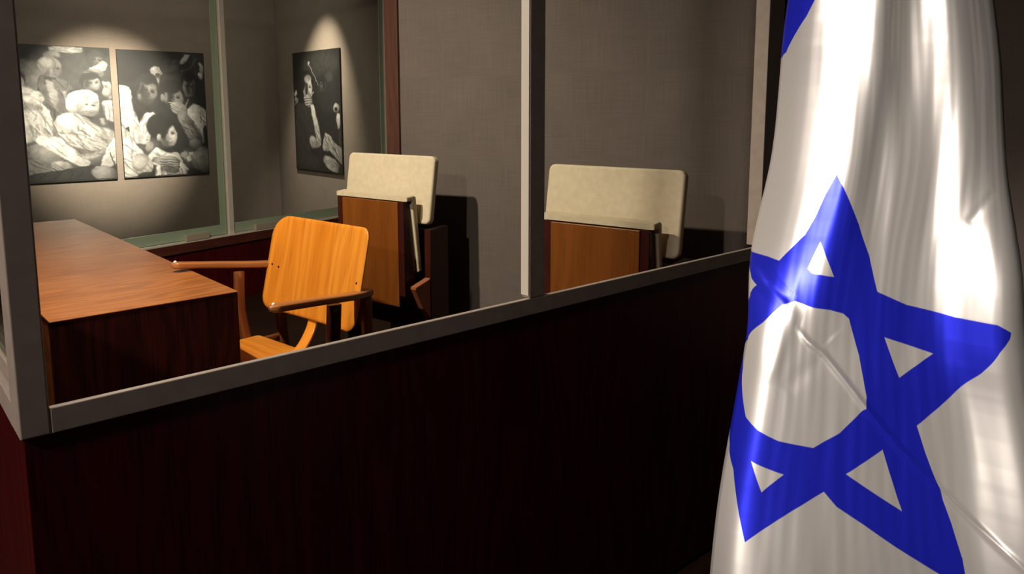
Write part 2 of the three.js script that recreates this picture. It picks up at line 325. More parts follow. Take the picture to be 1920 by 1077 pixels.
// ---------------------------------------------------------------- photographs on the gallery walls
// the prints are flat: painted in greys, per cent of width and height
function print(w, h, draw, zoom = 640) {
  const W = Math.round(w * zoom), H = Math.round(h * zoom), c = document.createElement('canvas'); c.width = W; c.height = H;
  const x = c.getContext('2d'), X = (v) => v / 100 * W, Y = (v) => v / 100 * H;
  const G = (g, a = 1) => { g = clamp(g, 0, 255); return `rgba(${Math.round(g)},${Math.round(g * 0.985)},${Math.round(g * 0.96)},${a})`; };
  const blur = (b) => { x.filter = b ? `blur(${b}px)` : 'none'; };
  const path = (pts, closed = true) => {
    x.beginPath(); const n = pts.length, q = pts.map((p) => [X(p[0]), Y(p[1])]);
    if (!closed) { q.forEach((p, i) => (i ? x.lineTo(...p) : x.moveTo(...p))); return; }
    const near = (i, j) => { const a = q[i % n], b = q[j % n]; return [a[0] * 0.72 + b[0] * 0.28, a[1] * 0.72 + b[1] * 0.28]; };
    x.moveTo(...near(0, 1)); for (let i = 1; i <= n; i++) { x.lineTo(...near(i, i - 1 + n)); x.quadraticCurveTo(...q[i % n], ...near(i, i + 1)); } x.closePath();
  };
  const a = {
    fill: (g) => { x.fillStyle = G(g); x.fillRect(0, 0, W, H); },
    soft: (cx, cy, rx, ry, g, al = 0.6, rot = 0, b = 8) => { blur(b); x.fillStyle = G(g, al); x.beginPath(); x.ellipse(X(cx), Y(cy), X(rx), Y(ry), rot, 0, 7); x.fill(); blur(0); },
    // a rounded form, light on the side (lx, ly)
    vol: (cx, cy, rx, ry, g, rot = 0, lx = -0.35, ly = -0.45, b = 2) => {
      const px = X(cx), py = Y(cy), r = Math.max(X(rx), Y(ry)), gr = x.createRadialGradient(px + lx * X(rx), py + ly * Y(ry), r * 0.05, px, py, r * 1.08);
      gr.addColorStop(0, G(g * 1.12)); gr.addColorStop(0.55, G(g * 0.92)); gr.addColorStop(1, G(g * 0.5));
      blur(b); x.fillStyle = gr; x.beginPath(); x.ellipse(px, py, X(rx), Y(ry), rot, 0, 7); x.fill(); blur(0);
    },
    // cloth: lighter along one direction, with soft folds kept inside the outline
    cloth: (pts, g, n = 8, s = 1, dir = 1.0, dark = 0.55, len = 16) => {
      const xs = pts.map((p) => X(p[0])), ys = pts.map((p) => Y(p[1])), x0 = Math.min(...xs), x1 = Math.max(...xs), y0 = Math.min(...ys), y1 = Math.max(...ys);
      const gr = x.createLinearGradient(x0, y0, x1, y1); gr.addColorStop(0, G(g * 1.08)); gr.addColorStop(0.6, G(g * 0.9)); gr.addColorStop(1, G(g * 0.62));
      blur(2); path(pts); x.fillStyle = gr; x.fill(); blur(0);
      x.save(); path(pts); x.clip(); let q = s * 7919 + 11; const r = () => { q = (q * 16807) % 2147483647; return q / 2147483647; };
      for (let i = 0; i < n * 2.2; i++) {
        const px = x0 + r() * (x1 - x0), py = y0 + r() * (y1 - y0), an = dir + (r() - 0.5) * 0.9, l = X(len) * (0.4 + r()), bend = (r() - 0.5) * 0.8, w2 = 3 + r() * 9;
        for (const [o, gg, al] of [[0, g * dark * 0.7, 0.7], [w2 * 0.9, Math.min(250, g * 1.25), 0.6]]) {
          blur(2 + r() * 3); x.strokeStyle = G(gg, al); x.lineWidth = w2 * (o ? 0.7 : 1); x.lineCap = 'round'; x.beginPath();
          x.moveTo(px + o, py - o * 0.5); x.quadraticCurveTo(px + o + l * 0.5 * Math.cos(an), py + l * 0.5 * Math.sin(an), px + o + l * Math.cos(an + bend), py + l * Math.sin(an + bend)); x.stroke();
        }
      }
      blur(3); x.strokeStyle = G(g * 0.45, 0.7); x.lineWidth = 5; path(pts); x.stroke(); blur(0); x.restore();
    },
    line: (pts, g, w2, al = 0.9, b = 1.6) => { blur(b); x.strokeStyle = G(g, al); x.lineWidth = w2; x.lineCap = 'round'; x.lineJoin = 'round'; path(pts, false); x.stroke(); blur(0); },
    // a face turned by t (-1 left .. 1 right), tipped by rot; k sets how dark eyes and brows are
    face: (cx, cy, rx, ry, g, t, rot = 0, hair = 30, hairline = -0.45, k = 1) => {
      x.save(); x.translate(X(cx), Y(cy)); x.rotate(rot); x.translate(-X(cx), -Y(cy));
      a.soft(cx - t * rx * 0.2, cy - ry * 0.18, rx * 1.08, ry * 0.98, hair, 1, 0, 3);
      a.vol(cx + t * rx * 0.14, cy + ry * 0.14, rx * 0.84, ry * 0.88, g, 0, t * 0.35, -0.3, 3);
      a.soft(cx - t * rx * 0.62, cy + ry * 0.3, rx * 0.36, ry * 0.6, g * 0.45, 0.55, 0, 7);
      a.soft(cx - t * rx * 0.35, cy + ry * (hairline - 0.2), rx * 0.62, ry * 0.3, hair, 0.95, -t * 0.5, 5); a.soft(cx + t * rx * 0.4, cy + ry * (hairline - 0.36), rx * 0.55, ry * 0.26, hair, 0.95, t * 0.45, 5); a.soft(cx - t * rx * 0.9, cy + ry * 0.1, rx * 0.22, ry * 0.5, hair, 0.8, 0, 5);
      for (const s of [-1, 1]) {
        const ex = cx + rx * (t * 0.4 + s * 0.33 * (1 - 0.3 * Math.abs(t)));
        a.soft(ex, cy - ry * 0.02, rx * 0.22, ry * 0.1, g * 0.35, 0.75 * k, 0, 3); a.line([[ex - rx * 0.2, cy - ry * 0.15], [ex + rx * 0.2, cy - ry * 0.17]], g * 0.3, 3, 0.7 * k, 2); a.soft(ex, cy + ry * 0.0, rx * 0.1, ry * 0.05, 12, 0.8 * k, 0, 1.5);
      }
      const nx = cx + rx * t * 0.52; a.line([[nx - rx * 0.04, cy], [nx + rx * 0.05 + t * rx * 0.1, cy + ry * 0.34]], Math.min(255, g * 1.22), 4, 0.6, 2); a.line([[nx - rx * 0.12, cy + ry * 0.36], [nx + rx * 0.16, cy + ry * 0.37]], g * 0.4, 3, 0.8, 2);
      a.soft(nx - t * rx * 0.22, cy + ry * 0.22, rx * 0.1, ry * 0.2, g * 0.55, 0.5, 0, 4);
      a.line([[cx + rx * (t * 0.42 - 0.24), cy + ry * 0.6], [cx + rx * (t * 0.42 + 0.22), cy + ry * 0.6]], g * 0.36, 3.4, 0.85, 1.8); a.soft(cx + rx * t * 0.42, cy + ry * 0.7, rx * 0.2, ry * 0.05, g * 0.6, 0.6, 0, 2);
      a.soft(cx, cy + ry * 1.04, rx * 0.6, ry * 0.16, 14, 0.6, 0, 5);
      x.restore();
    },
    // four fingers side by side
    fingers: (x0, y0, dx, dy, sx, sy, g, w2, n = 4) => { for (let i = 0; i < n; i++) { const px = x0 + sx * i, py = y0 + sy * i; a.line([[px + 0.6, py + 0.5], [px + dx + 0.6, py + dy + 0.5]], g * 0.35, w2 * 1.15, 0.8, 2); a.line([[px, py], [px + dx * (i === n - 1 ? 0.8 : 1), py + dy]], g, w2 * 0.8, 1, 1.4); } },
  };
  draw(a);
  // loosen the drawn edges, then film grain and uneven tone
  const src = x.getImageData(0, 0, W, H).data, d = x.createImageData(W, H); let q = 12345;
  for (let i = 0, px = 0; px < W * H; i += 4, px++) {
    const xx = px % W, yy = Math.floor(px / W), u = xx / zoom, v = yy / zoom, n1 = fbm(u * 16, v * 16, w * 9, 2), n2 = fbm(u * 16, v * 16, w * 9 + 20, 2), n3 = perlin.noise(u * 60, v * 60, 3), n4 = perlin.noise(u * 60, v * 60, 7);
    const sx = clamp(Math.round(xx + n1 * 12 + n3 * 1.0), 0, W - 1), sy = clamp(Math.round(yy + n2 * 12 + n4 * 1.0), 0, H - 1), k0 = (sy * W + sx) * 4;
    const m = 1 + 0.3 * n2 + 0.1 * n3 + 0.2 * n1; q = (q * 16807) % 2147483647; const n = (q / 2147483647 - 0.5) * 18;
    for (let k = 0; k < 3; k++) d.data[i + k] = clamp(src[k0 + k] * m * 0.8 + n * 0.8, 8, 235); d.data[i + 3] = 255;
  }
  x.putImageData(d, 0, 0);
  const t = new THREE.CanvasTexture(c); t.colorSpace = THREE.SRGBColorSpace; t.anisotropy = 8;
  return new THREE.MeshPhysicalMaterial({ map: t, roughness: 0.6 });
}
function photograph(label, w, h, draw, at, turn) {
  const t = thing('photograph', label, 'photograph', at, turn);
  part('backing_board', box(-w / 2, w / 2, -h / 2, h / 2, 0, 0.016, 0.002), M.black, t);
  const p = new THREE.PlaneGeometry(w - 0.008, h - 0.008); p.translate(0, 0, 0.0168); part('print', p, print(w, h, draw), t);
}
const onBack = (a, y) => roomAt(a, 0.0015, y), onRight = (b, y) => roomAt(-0.0015, b, y);
photograph('leftmost black and white photograph, pale seated crowd around a white-haired man', 0.85, 1.27, (c) => {
  c.fill(54);
  c.soft(12, 26, 26, 18, 128, 0.9, 0, 16); c.soft(18, 4, 30, 6, 44, 0.95, 0, 8); c.soft(46, 8, 24, 5, 58, 0.9, 0, 8); c.soft(6, 14, 6, 5, 150, 0.7, 0, 6); c.soft(50, 72, 60, 16, 92, 0.9, 0, 14); c.soft(40, 55, 10, 14, 110, 0.8, 0, 10);
  c.cloth([[39, 0], [73, 0], [72, 4.4], [60, 5], [41, 4]], 205, 3, 2, 0.1, 0.7); c.soft(88, 3, 14, 5, 20, 0.95, 0, 5);
  c.face(86, 9, 9, 6, 92, 0.5, 0.2, 44, -0.3); c.cloth([[77, 15], [84, 14], [94, 9], [98, 12], [95, 17], [84, 19]], 214, 3, 3, -0.5);
  c.soft(83, 19, 10, 3.6, 108, 0.9, 0, 4); c.line([[76, 17], [90, 20]], 30, 4, 0.8);
  // bald man in a dark suit
  c.cloth([[28, 22], [40, 20], [56, 26], [66, 34], [70, 56], [38, 58], [24, 44]], 88, 16, 4, 1.2, 0.45); c.cloth([[34, 24], [40, 24], [47, 36], [42, 48], [37, 38]], 150, 4, 5, 1.1);
  c.face(41, 16, 10.5, 7.4, 158, 0.7, 0.12, 150, -1.1); c.vol(38, 12.5, 8.5, 4.6, 178); c.soft(47, 18.5, 5, 4, 62, 0.55, 0, 5); c.cloth([[50, 33], [57, 32], [52, 40]], 150, 1, 6);
  // woman at the left edge
  c.face(7, 26, 9.5, 6.6, 214, 0.3, 0, 34, -0.45); c.cloth([[4, 33], [14, 29], [28, 33], [34, 38], [30, 42], [16, 38], [4, 38]], 236, 6, 7, 0.4, 0.75);
  c.cloth([[-4, 36], [10, 35], [24, 38], [36, 46], [39, 56], [38, 66], [22, 69], [4, 72], [-4, 72]], 226, 18, 8, 1.4, 0.62, 22); c.soft(18, 44, 13, 2.6, 120, 0.75, 0.1, 6); c.line([[14, 50], [20, 66]], 120, 8, 0.6, 4); c.line([[26, 50], [31, 66]], 140, 8, 0.55, 4);
  // behind the white-haired man
  c.face(80, 26, 10.5, 6.6, 150, 0.5, 0.05, 26, -0.4); c.cloth([[90, 24], [99, 25], [101, 38], [95, 38]], 178, 4, 9, 1.2); c.vol(95, 33, 5, 4, 150); c.cloth([[88, 40], [101, 38], [101, 56], [92, 54]], 186, 5, 10, 1.4);
  c.soft(70, 34, 16, 4, 40, 0.7, 0, 5);
  // white-haired man, head turned right
  c.face(72, 42.5, 15, 9.2, 190, 0.75, 0.1, 216, -0.55, 0.8); c.vol(64, 38.5, 11.5, 6.2, 232, -0.3); c.vol(58.5, 43, 6, 5.4, 214); c.soft(66, 44.5, 4, 3.4, 130, 0.6, 0, 3); c.line([[79, 41], [90, 40.6]], 60, 4, 0.75, 2); c.soft(76, 49, 9, 2.4, 90, 0.7, 0, 4);
  c.cloth([[38, 56], [46, 50], [60, 48], [72, 53], [86, 60], [101, 62], [101, 76], [78, 78], [56, 74], [44, 68]], 186, 22, 11, 0.7, 0.5, 20); c.vol(53, 55, 13, 6, 222, -0.15, -0.3, -0.5, 5); c.line([[60, 50], [72, 56], [82, 62]], 56, 5, 0.7, 2.5); c.cloth([[84, 53], [90, 52], [94, 57], [88, 59]], 140, 2, 12); c.line([[42, 62], [56, 64], [70, 70]], 90, 6, 0.5, 4);
  // knees, hands
  c.cloth([[-4, 70], [8, 70], [14, 82], [8, 94], [-4, 96]], 186, 5, 13, 1.5); c.cloth([[8, 73], [24, 71], [42, 76], [54, 84], [52, 92], [30, 96], [8, 96]], 118, 12, 14, 0.5, 0.5); c.vol(30, 79, 19, 6, 134, 0.2, -0.2, -0.5, 5);
  c.cloth([[19, 67], [30, 64.5], [44, 67], [58, 76], [74, 86], [68, 91], [52, 85], [36, 77], [22, 71]], 228, 9, 15, 0.7, 0.68, 18);
  c.cloth([[58, 79], [74, 80], [90, 75], [84, 82], [70, 85]], 168, 5, 16, -0.2); c.cloth([[82, 90], [90, 74], [101, 66], [101, 88], [92, 91]], 214, 5, 17, -0.9); c.line([[94, 79], [99, 92]], 24, 7, 0.85, 2.5);
  c.vol(44, 88, 12, 3.4, 154, 0.25); c.fingers(36, 86, 12, 4, -1, 1.3, 158, 6); c.cloth([[-4, 96], [20, 93], [56, 90], [78, 88], [84, 102], [-4, 102]], 46, 16, 18, -0.7, 0.4); c.vol(86, 95, 13, 6, 128, 0.2); c.line([[0, 99.4], [100, 99.4]], 16, 6, 0.9, 2);
}, onBack(-2.115, 1.300), ROOM);
photograph('middle black and white photograph, boy below a man covering his mouth', 0.832, 1.261, (c) => {
  c.fill(30); c.soft(30, 80, 30, 14, 66, 0.9, 0, 14); c.soft(70, 86, 24, 8, 60, 0.9, 0, 10);
  c.soft(14, 12, 22, 13, 14, 1, 0, 10); c.soft(60, 18, 16, 10, 44, 0.9, 0, 10); c.face(61, 9, 11, 7.4, 74, 0.4, 0.1, 28, -0.4);
  c.cloth([[70, 9], [76, 2], [84, 1.5], [80, 6], [73, 10]], 220, 2, 2, -0.6, 0.8); c.line([[72, 15], [84, 12], [92, 5]], 96, 9, 0.8, 4); c.cloth([[94, 7], [99, 8], [99.5, 17], [96, 17]], 206, 2, 3); c.vol(95.5, 18.5, 3, 3, 186); c.line([[88, 3], [91, 24]], 70, 9, 0.8, 4);
  // hand held up behind
  c.vol(42, 16.5, 7, 5, 168, 0.3); c.fingers(37, 14, 4, 5, 3, -0.6, 182, 6); c.soft(44, 19, 3, 1.6, 30, 0.8, 0.3, 3); c.cloth([[42, 20], [46.5, 21], [46, 29], [41.5, 30]], 140, 2, 4);
  // man at the left, head bowed
  c.cloth([[-3, 27], [10, 27], [14, 36], [17, 48], [21, 58], [28, 74], [14, 73], [-3, 70]], 210, 14, 5, 1.3, 0.6, 20); c.soft(20, 38, 7, 14, 22, 0.95, 0, 5);
  c.face(31, 31, 13, 11.5, 104, 0.5, 0.22, 30, -0.5); c.soft(24, 39, 8, 9, 40, 0.75, 0.3, 8); c.soft(36, 41, 7, 4, 40, 0.6, 0, 6); c.vol(22, 36, 2.6, 3.4, 92);
  c.cloth([[19, 58], [28, 48.5], [36, 48], [42, 51], [33, 60], [30, 74], [20, 74]], 214, 9, 6, -0.7, 0.6); c.line([[1, 44], [13, 46]], 110, 4, 0.7); c.cloth([[3, 61], [8, 59], [8, 64]], 40, 0, 7);
  c.soft(58, 66, 18, 18, 24, 0.95, 0, 10);
  // man at the right
  c.cloth([[70, 44], [77, 47], [84, 41], [92, 42], [102, 48], [102, 64], [95, 76], [89, 62], [80, 54]], 206, 12, 8, 1.1, 0.6, 16); c.face(81, 27, 10, 10, 116, 0.1, 0.08, 20, -0.42); c.soft(88, 31, 4, 8, 30, 0.7, 0, 6); c.soft(83, 38.5, 6, 3, 24, 0.8, 0, 5);
  // man with his hand over his mouth
  c.face(61, 36, 13.5, 11.5, 124, 0.3, 0.06, 24, -0.32); c.vol(48.5, 37, 2.8, 3.8, 112); c.soft(58, 27, 14, 4.4, 26, 0.95, -0.1, 5); c.soft(50, 46, 8, 6, 26, 0.9, 0, 8);
  c.vol(67, 45.5, 11, 5, 142, 0.45); c.fingers(56, 40.5, 14, 4.8, 0.8, 2.0, 156, 8); c.line([[74, 45], [79, 38]], 138, 9, 0.95, 2);
  c.cloth([[62, 49], [74, 46], [82, 55], [92, 66], [93, 76], [84, 80], [74, 68]], 112, 12, 9, 0.9, 0.5); c.vol(85, 74, 8, 5.4, 98, 0.5); c.line([[69, 51], [83, 69]], 168, 6, 0.5, 4);
  // boy
  c.cloth([[26, 84], [38, 76], [52, 82], [62, 80], [70, 90], [50, 94], [30, 90]], 206, 8, 10, 0.3, 0.62); c.soft(43, 60, 15, 10.5, 16, 1, -0.2, 4);
  c.face(51.5, 65.5, 12.5, 11.5, 176, 0.42, -0.04, 17, -0.36); c.soft(44.5, 61, 9, 9, 17, 0.9, 0.25, 5); c.vol(41.5, 68.5, 2.6, 3.6, 136); c.soft(47, 74, 5, 4, 62, 0.6, 0, 6); c.vol(30, 76, 5, 5, 126, 0.4);
  // sleeves and folded hands
  c.cloth([[-3, 69], [9, 68], [20, 78], [34, 90], [26, 102], [4, 102], [-3, 98]], 206, 13, 11, 0.9, 0.62, 18); c.vol(18, 88, 9, 7.4, 168, 0.4, -0.3, -0.4, 4); c.cloth([[66, 82], [84, 81], [83, 88], [74, 90]], 180, 3, 12);
  c.cloth([[36, 90], [66, 88], [76, 96], [78, 102], [34, 102]], 196, 10, 13, 1.3, 0.55); c.vol(48, 87.5, 17, 4, 132, 0.08); c.fingers(40, 85.5, 20, 1.2, 1, 1.9, 146, 8); c.soft(52, 95, 11, 3.4, 40, 0.7, 0.2, 5); c.vol(71, 83, 6, 2.6, 140, -0.2);
  c.vol(93, 88, 14, 11, 128, 0.2, -0.1, -0.5, 3); c.line([[82, 88], [90, 98]], 60, 5, 0.7); c.soft(82, 99, 10, 3.4, 16, 0.95, 0.2, 5); c.soft(24, 99, 10, 3, 20, 0.9, 0, 5); c.line([[0, 99.6], [100, 99.6]], 14, 6, 0.9, 2); c.soft(98, 68, 3, 9, 16, 0.95, 0, 4);
}, onBack(-1.214, 1.299), ROOM);
photograph('rightmost black and white photograph, lone woman holding a hand to her mouth', 1.0, 1.235, (c) => {
  c.fill(22);
  c.soft(60, 12, 40, 10, 44, 0.9, 0, 18); c.soft(72, 34, 20, 18, 34, 0.9, 0, 18); for (let i = 0; i < 9; i++) c.line([[10 + i * 9, 3 + (i * 37) % 9], [16 + i * 9, 12 + (i * 53) % 14]], 66, 5, 0.4, 4);
  c.line([[35, 9], [40, 13.5], [56, 28]], 196, 5, 0.9, 1.6); c.vol(36, 9.6, 2.6, 2, 190); c.face(66, 28, 8, 7, 66, -0.3, 0, 24, -0.3); c.soft(78, 22, 8, 4, 58, 0.8, 0, 7);
  c.cloth([[2, 44], [20, 40], [38, 48], [56, 74], [58, 90], [2, 92]], 44, 18, 2, 1.0, 0.4); c.soft(16, 30, 14, 13, 12, 1, 0, 6);
  c.face(32, 29.5, 12.5, 12, 186, 0.22, 0, 14, -0.5); c.soft(22, 24, 6, 9, 14, 0.95, 0.2, 5); c.soft(33, 22.5, 8, 3.4, 206, 0.6, 0, 5); c.soft(33, 38, 9, 3, 70, 0.6, 0, 5);
  c.vol(33, 41, 10, 5, 150, 0.3); c.fingers(23, 38.6, 15, -0.6, 1, 2.0, 168, 8); c.line([[39, 37], [45, 34]], 160, 9, 0.9, 2);
  c.cloth([[36, 45], [44, 43], [51, 56], [58, 72], [58, 79], [49, 80], [44, 62]], 200, 5, 3, 1.2, 0.6, 14); c.line([[47, 48], [59, 72]], 70, 12, 0.7, 5);
  c.vol(41, 76, 9.5, 5.4, 158, 0.4); c.fingers(35, 74, 6, 6, 3, 0.4, 168, 7); c.soft(44, 84, 10, 3, 14, 0.8, 0, 6);
  c.cloth([[0, 35], [6, 31], [9, 34], [4, 38]], 206, 1, 4); c.vol(6, 40, 5, 2.4, 130); c.line([[1, 44], [8, 42]], 180, 5, 0.8);
  c.vol(91, 47, 6.4, 3.4, 172); c.soft(91, 48, 3, 1.8, 20, 0.9, 0, 2.5); c.cloth([[92, 51], [98, 51], [99, 60], [95, 65], [90, 58]], 200, 4, 5, 1.4); c.line([[96, 66], [97.5, 76]], 116, 8, 0.7, 3);
  c.cloth([[60, 80], [66, 67], [76, 69], [88, 76], [101, 79], [101, 94], [88, 88], [74, 82], [66, 85]], 162, 12, 6, 0.6, 0.5, 14); c.soft(72, 85, 9, 2.2, 12, 0.9, 0.25, 4);
  c.vol(78, 93, 18, 5.6, 158, 0.28); c.fingers(66, 90, 12, 5, 4, -0.4, 164, 7); c.soft(98, 97, 6, 4, 20, 0.9, 0, 5); c.soft(28, 93, 27, 6, 42, 0.9, 0, 9);
}, onRight(0.95, 1.327), ROOM - Math.PI / 2);

// ---------------------------------------------------------------- ceiling spotlights and added fill lamps (they carry the lights set at the top)
for (const [what, at, to, , cone] of SPOTS) {
  const t = thing('ceiling_spotlight', `small black ceiling spotlight aimed at the ${what}`, 'spotlight', at.clone());
  const dir = to.clone().sub(at).normalize(), q = new THREE.Quaternion().setFromUnitVectors(new THREE.Vector3(0, -1, 0), dir);
  const can = new THREE.LatheGeometry([[0.0, 0.155], [0.03, 0.15], [0.042, 0.135], [0.045, 0.03], [0.046, 0.012], [0.042, 0.012], [0.040, 0.032], [0, 0.034]].map(([r, y]) => new THREE.Vector2(r, y)), 28);
  part('housing', can, M.black, t).quaternion.copy(q);
  const lens = new THREE.CylinderGeometry(0.0385, 0.0385, 0.006, 28); lens.translate(0, 0.026, 0); part('lens', lens, M.lamp, t).quaternion.copy(q);
  const top = new THREE.Vector3(0, 0.15, 0).applyQuaternion(q), rod = HT - at.y;
  const st = new THREE.CylinderGeometry(0.008, 0.008, rod - top.y, 12); st.translate(top.x, (rod + top.y) / 2, top.z); part('stem', st, M.black, t);
  const pl = new THREE.CylinderGeometry(0.05, 0.05, 0.012, 24); pl.translate(top.x, rod - 0.006, top.z); part('ceiling_plate', pl, M.black, t);
}

// ---------------------------------------------------------------- flag on a pole, wrapped in folds
const FLAG_TOP = 2.02, FLAG_LOW = 0.46, FLAG_F = 0.95;
const lut = (t, x) => { if (x <= t[0][0]) return t[0][1]; for (let i = 1; i < t.length; i++) if (x <= t[i][0]) { const k = (x - t[i - 1][0]) / (t[i][0] - t[i - 1][0]); return t[i - 1][1] + (t[i][1] - t[i - 1][1]) * k; } return t[t.length - 1][1]; };
const smoothLut = (t, x, w = 0.09) => { let s = 0; for (let i = -3; i <= 3; i++) s += lut(t, x + i * w / 3); return s / 7; };
const LEFT = [[0.46, 0.225], [0.66, 0.246], [0.82, 0.263], [0.96, 0.294], [1.1, 0.316], [1.24, 0.349], [1.38, 0.365], [1.52, 0.358], [1.7, 0.415], [1.9, 0.465], [2.02, 0.48]];
const RIGHT = [[0.46, 0.715], [0.66, 0.686], [0.82, 0.648], [0.96, 0.641], [1.1, 0.605], [1.24, 0.622], [1.38, 0.627], [1.52, 0.589], [1.7, 0.56], [1.9, 0.535], [2.02, 0.52]];
const gauss = (x, w) => Math.exp(-(x / w) * (x / w));
// distance from a point to a polyline in (across, y)
function nearLine(pts, x, y) {
  let best = 1e9, sd = 0, along = 0;
  for (let i = 1; i < pts.length; i++) {
    const [ax, ay] = pts[i - 1], [bx, by] = pts[i], dx = bx - ax, dy = by - ay, k = Math.min(1, Math.max(0, ((x - ax) * dx + (y - ay) * dy) / (dx * dx + dy * dy)));
    const ex = x - ax - dx * k, ey = y - ay - dy * k, d = Math.hypot(ex, ey); if (d < best) { best = d; sd = Math.sign(ex * dy - ey * dx); along = (i - 1 + k) / (pts.length - 1); }
  }
  return [best, best * sd, along];
}
const bulge = (y) => { const t = Math.max(-0.1, 1.3 - y); return 0.13 * t + (t > 0 ? 0.14 * t * t : 0.65 * t * t); };   // the cloth comes forward as it widens
// which way the cloth faces (degrees, left negative) from edge to edge (-1 .. 1), at a few heights: the folds
const FOLDS = [
  [0.46, [[-0.95, -66], [-0.8, -38], [-0.5, -14], [0, -4], [0.5, -4], [0.8, 8], [1, 50]]],
  [0.70, [[-0.96, -64], [-0.88, -30], [-0.75, -13], [0, -4], [0.4, -8], [0.6, -20], [0.75, -6], [0.9, 16], [1, 55]]],
  [0.86, [[-0.96, -64], [-0.89, -30], [-0.8, -13], [-0.3, -8], [0, -6], [0.3, -8], [0.47, -14], [0.56, -42], [0.66, -44], [0.75, -12], [0.85, 8], [1, 55]]],
  [1.00, [[-0.96, -66], [-0.89, -32], [-0.8, -12], [-0.37, -8], [-0.08, -6], [0.21, -8], [0.48, -14], [0.56, -42], [0.68, -44], [0.75, -14], [0.81, 10], [0.9, 22], [1, 60]]],
  [1.065, [[-0.96, -66], [-0.9, -36], [-0.81, -14], [-0.37, -6], [-0.08, -8], [0.2, -8], [0.36, -18], [0.5, -42], [0.67, -43], [0.74, -14], [0.82, 10], [0.9, 24], [1, 60]]],
  [1.16, [[-0.94, -70], [-0.84, -52], [-0.74, -38], [-0.64, -34], [-0.56, -22], [-0.4, -4], [-0.24, -2], [-0.08, -10], [0.165, -6], [0.33, -22], [0.45, -42], [0.66, -42], [0.75, -10], [0.83, 16], [0.93, 40], [1, 65]]],
  [1.29, [[-0.95, -72], [-0.87, -55], [-0.8, -46], [-0.74, -36], [-0.64, -27], [-0.54, -36], [-0.45, -12], [-0.34, 22], [-0.27, 14], [-0.18, -18], [-0.05, -8], [0.11, -4], [0.22, -16], [0.35, -39], [0.44, -18], [0.55, 4], [0.73, 14], [0.86, 38], [1, 70]]],
  [1.42, [[-0.97, -72], [-0.9, -60], [-0.8, -48], [-0.7, -36], [-0.58, -22], [-0.43, -36], [-0.33, -10], [-0.21, 22], [-0.11, 22], [-0.01, -8], [0.08, -20], [0.26, -38], [0.35, -15], [0.48, 8], [0.67, 15], [0.87, 40], [1, 70]]],
  [1.60, [[-0.97, -72], [-0.9, -60], [-0.74, -36], [-0.6, -22], [-0.36, -38], [-0.25, -8], [-0.14, 24], [0, 14], [0.1, -22], [0.2, -38], [0.3, -14], [0.45, 8], [0.7, 20], [0.87, 42], [1, 70]]],
  [2.02, [[-0.97, -72], [-0.8, -46], [-0.4, -30], [-0.2, 10], [0, 10], [0.15, -20], [0.4, 10], [0.8, 44], [1, 70]]],
];
const NS = 600, RELIEF = FOLDS.map(([y, t]) => {        // depth across the cloth, per half width
  const z = [0], ease = (s) => { let a = 0; for (let k = -4; k <= 4; k++) a += lut([[-1, -76], ...t], s + k * 0.012); return a / 9; };
  for (let i = 1; i <= NS; i++) z.push(z[i - 1] + Math.tan(ease(-1 + 2 * (i - 0.5) / NS) * Math.PI / 180) * 2 / NS);
  const m = z.reduce((a, b) => a + b) / z.length; return [y, z.map((v) => v - m)];
});
function relief(s, y) {
  let i = 0; while (i < RELIEF.length - 2 && y > RELIEF[i + 1][0]) i++;
  const q = clamp((s + 1) / 2 * NS, 0, NS - 1e-6), n = Math.floor(q), fr = q - n, row = (j) => { const z = RELIEF[clamp(j, 0, RELIEF.length - 1)]; return [z[0], z[1][n] + (z[1][n + 1] - z[1][n]) * fr]; };
  const [a, b, c, d] = [row(i - 1), row(i), row(i + 1), row(i + 2)], k = clamp((y - b[0]) / (c[0] - b[0]), 0, 1), L = c[0] - b[0];
  const mb = i ? (c[1] - a[1]) / (c[0] - a[0]) : (c[1] - b[1]) / L, mc = i < RELIEF.length - 2 ? (d[1] - b[1]) / (d[0] - b[0]) : (c[1] - b[1]) / L;
  const k2 = k * k, k3 = k2 * k; return (2 * k3 - 3 * k2 + 1) * b[1] + (k3 - 2 * k2 + k) * L * mb + (3 * k2 - 2 * k3) * c[1] + (k3 - k2) * L * mc;
}
function flagPoint(th, y, creases = true) {
  const xl = smoothLut(LEFT, y), xr = smoothLut(RIGHT, y), c = (xl + xr) / 2, rx = (xr - xl) / 2, s = Math.sin(th);
  if (Math.cos(th) < 0) {                                // the far side, closing the wrap behind the pole
    const zl = relief(-1, y) * rx, zr = relief(1, y) * rx, k = (s + 1) / 2;
    return [c + rx * s, y, FLAG_F - 0.02 - bulge(y) + zl + (zr - zl) * k + rx * 0.55 * -Math.cos(th) + 0.012 * Math.sin(th * 9) * Math.cos(th)];
  }
  let h = 0.0012 * perlin.noise(s * 6, y * 3.0, 1.3) + 0.0005 * perlin.noise(s * 16, y * 7, 4.1);
  if (creases) for (const [pts, amp, w, kind] of CREASES) {
    const [d, sd, al] = nearLine(pts, c + rx * s, y); if (d > w * 4) continue;
    const fade = Math.min(1, al * 8, (1 - al) * 8);
    h += fade * (kind ? amp * Math.tanh(sd / w) * gauss(d, w * 3) : amp * gauss(d, w));
  }
  return [c + rx * s, y, FLAG_F + relief(s, y) * rx - 0.02 - bulge(y) - h];
}
